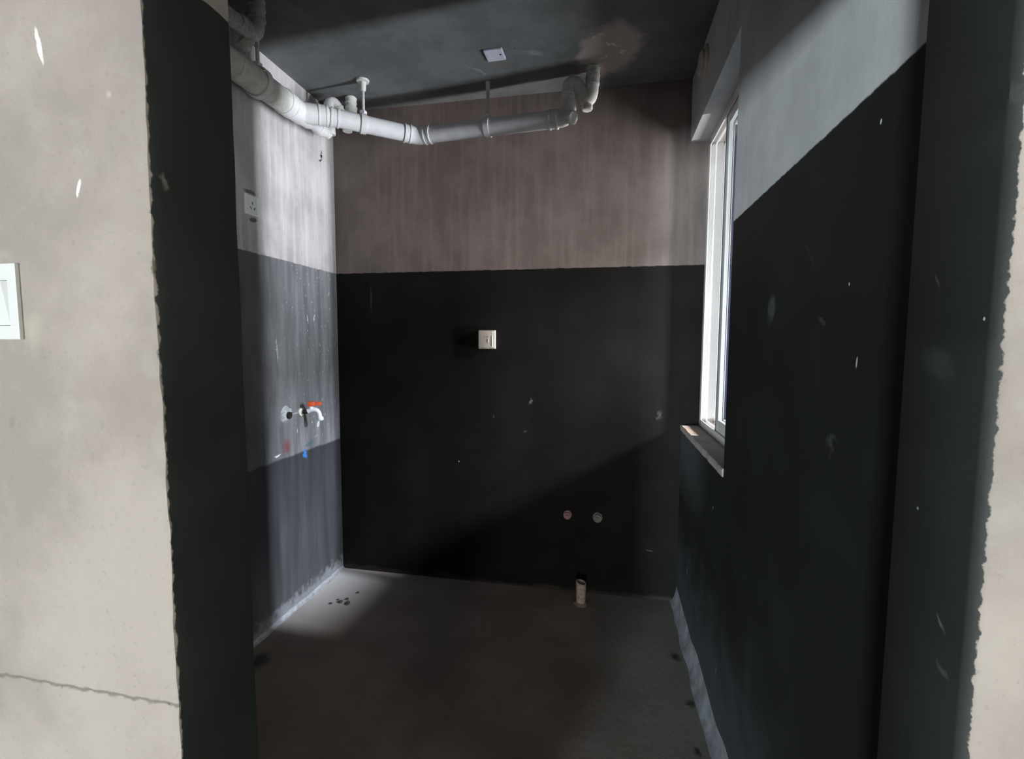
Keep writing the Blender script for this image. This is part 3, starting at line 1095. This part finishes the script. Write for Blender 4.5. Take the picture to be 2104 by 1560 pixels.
# water tap
t = thing('water_tap', 'white plastic tap with an orange lever on the black left wall', 'tap', (XL, 2.23, 1.03))
ty, tz = 2.215, 1.030
bm = bmesh.new()
tube(bm, [(XL, ty, tz), (XL + 0.008, ty, tz), (XL + 0.010, ty, tz), (XL + 0.020, ty + 0.002, tz)], [0.022, 0.022, 0.013, 0.012], 20)
obj('wall_flange', bm, M_cap, t, True)
bm = bmesh.new()
tube(bm, [(XL + 0.016, ty, tz), (XL + 0.044, ty + 0.004, tz + 0.004)], 0.012, 16)
obj('nipple', bm, M_dark, t, True)
bm = bmesh.new()
tube(bm, path([(XL + 0.040, ty + 0.003, tz + 0.004), (XL + 0.062, ty + 0.012, tz + 0.014), (XL + 0.088, ty + 0.026, tz + 0.006), (XL + 0.094, ty + 0.032, tz - 0.046)], 0.03, 8), 0.0125, 18)
tube(bm, [(XL + 0.093, ty + 0.031, tz - 0.026), (XL + 0.093, ty + 0.031, tz - 0.030), (XL + 0.094, ty + 0.032, tz - 0.042), (XL + 0.094, ty + 0.032, tz - 0.046)], [0.014, 0.017, 0.017, 0.014], 12)
tube(bm, [(XL + 0.056, ty + 0.009, tz + 0.008), (XL + 0.056, ty + 0.009, tz + 0.032)], 0.012, 14)
obj('body', bm, M_tap, t, True)
bm = bmesh.new()
hF = plate_frame((XL + 0.056, ty + 0.008, tz + 0.030), Vector((0.86, 0.36, 0)).normalized(), Vector((-0.36, 0.86, 0)).normalized(), (0, 0, 1))
lbox(bm, hF, (-0.014, -0.014, 0.0), (0.020, 0.014, 0.026), 0.004, 2)
lbox(bm, hF, (0.016, -0.010, 0.004), (0.054, 0.010, 0.023), 0.004, 2)
obj('lever', bm, M_orange, t, True)
# spare outlet left of the tap, packed in mortar
t = thing('capped_outlet', 'black open pipe outlet in white mortar left of the tap', 'outlet', (XL, 2.10, 1.035))
bm = bmesh.new()
rings = []
for (dx, rr) in ((0.0, 0.040), (0.010, 0.034), (0.015, 0.024), (0.014, 0.017)):
    rings.append([bm.verts.new((XL + dx, 2.098 + rr * (1 + 0.25 * vn(q, dx * 20, 1, 1.7)) * math.cos(q * 2 * math.pi / 20),
                                1.035 + rr * (1 + 0.25 * vn(q, dx * 20, 1, 1.7)) * math.sin(q * 2 * math.pi / 20))) for q in range(20)])
for u, v in zip(rings, rings[1:]):
    for j in range(20):
        bm.faces.new((u[j], u[(j + 1) % 20], v[(j + 1) % 20], v[j]))
bm.faces.new(rings[0])
bm.faces.new(rings[-1])
obj('mortar_collar', bm, M_mortar, t, True)
bm = bmesh.new()
tube(bm, [(XL + 0.010, 2.100, 1.030), (XL + 0.024, 2.102, 1.028), (XL + 0.024, 2.102, 1.028), (XL + 0.018, 2.101, 1.029)], [0.018, 0.018, 0.013, 0.0125], 18)
obj('pipe_end', bm, M_dark, t, True)

# plugged water outlets low on the back wall
def plug(label, x, z, mat, r):
    t = thing('water_outlet', label, 'outlet', (x, D, z), 'plugged water outlets low on the back wall')
    bm = bmesh.new()
    tube(bm, [(x, D, z), (x, D - 0.010, z), (x, D - 0.012, z), (x, D - 0.030, z), (x, D - 0.032, z)], [r * 1.25, r * 1.2, r, r, r * 0.8], 16)
    obj('plug', bm, mat, t, True)
    bm = bmesh.new()
    box(bm, (x - r * 0.45, D - 0.044, z - r * 0.45), (x + r * 0.45, D - 0.031, z + r * 0.45), 0.002, 1)
    obj('square_head', bm, mat, t)


plug('pinkish plugged water outlet, left of two low on the black back wall', -0.177, 0.443, M_plug_p, 0.019)
plug('grey plugged water outlet, right of two low on the black back wall', -0.012, 0.440, M_plug_g, 0.022)

# cut drain stub standing on the floor
t = thing('floor_drain_stub', 'short paint-spattered drain stub standing on the floor by the back wall', 'pipe', (-0.092, 2.475, 0))
bm = bmesh.new()
sx, sy = -0.092, 2.475
seg = 28
ro, ri, hh = 0.0275, 0.0235, 0.118


def top(q):
    return hh - 0.006 * math.cos(q * 2 * math.pi / seg * 1.0) + 0.002 * vn(q, 1, 2, 0.9)


lo_o = [bm.verts.new((sx + ro * 0.9 * math.cos(a), sy + ro * 0.9 * math.sin(a), -0.001)) for a in [2 * math.pi * j / seg for j in range(seg)]]
hi_o = [bm.verts.new((sx + ro * math.cos(a), sy + ro * math.sin(a), top(j))) for j, a in enumerate([2 * math.pi * j / seg for j in range(seg)])]
hi_i = [bm.verts.new((sx + ri * math.cos(a), sy + ri * math.sin(a), top(j))) for j, a in enumerate([2 * math.pi * j / seg for j in range(seg)])]
lo_i = [bm.verts.new((sx + ri * math.cos(a), sy + ri * math.sin(a), 0.03)) for a in [2 * math.pi * j / seg for j in range(seg)]]
for u, v in ((lo_o, hi_o), (hi_o, hi_i), (hi_i, lo_i)):
    for j in range(seg):
        bm.faces.new((u[j], u[(j + 1) % seg], v[(j + 1) % seg], v[j]))
bm.faces.new(lo_i)
obj('pipe', bm, M_stub, t, True)
bm = bmesh.new()
rings = []
for (zz, rr) in ((-0.002, 0.040), (0.003, 0.037), (0.006, 0.033), (0.009, 0.029)):
    rings.append([bm.verts.new((sx + rr * (1 + 0.2 * vn(q, zz * 30, 4, 1.3)) * math.cos(q * 2 * math.pi / 20),
                                sy + rr * (1 + 0.2 * vn(q, zz * 30, 4, 1.3)) * math.sin(q * 2 * math.pi / 20), zz)) for q in range(20)])
for u, v in zip(rings, rings[1:]):
    for j in range(20):
        bm.faces.new((u[j], u[(j + 1) % 20], v[(j + 1) % 20], v[j]))
bm.faces.new(rings[-1])
obj('mortar_base', bm, M_floor, t, True)

# crumbs in the patch of light on the floor
crumbs = [(-1.364, 2.232, 0.013, 'dark mortar crumb in the middle of the crumbs on the lit floor patch'),
          (-1.318, 2.226, 0.015, 'biggest dark mortar crumb, right front of those on the lit floor patch'),
          (-1.407, 2.209, 0.008, 'leftmost dark mortar crumb on the lit floor patch, nearest the left wall'),
          (-1.322, 2.337, 0.008, 'lone dark mortar crumb on the lit floor patch, nearest the back wall'),
          (-1.345, 2.265, 0.009, 'small dark mortar crumb behind the biggest crumb on the lit floor patch'),
          (-1.390, 2.250, 0.006, 'tiniest dark mortar crumb, just behind the middle one on the lit floor')]
for (x, y, s, lab) in crumbs:
    bm = bmesh.new()
    bmesh.ops.create_icosphere(bm, subdivisions=2, radius=s)
    for v in bm.verts:
        v.co *= 1 + 0.5 * vn(v.co.x + x, v.co.y + y, v.co.z, 90)
        v.co.z = max(v.co.z * 0.5, -s * 0.25)
        v.co += Vector((x, y, s * 0.25 - 0.001))
    o = obj('mortar_crumb', bm, M_crumb)
    tag(o, lab, 'debris', 'mortar crumbs in the lit floor corner')
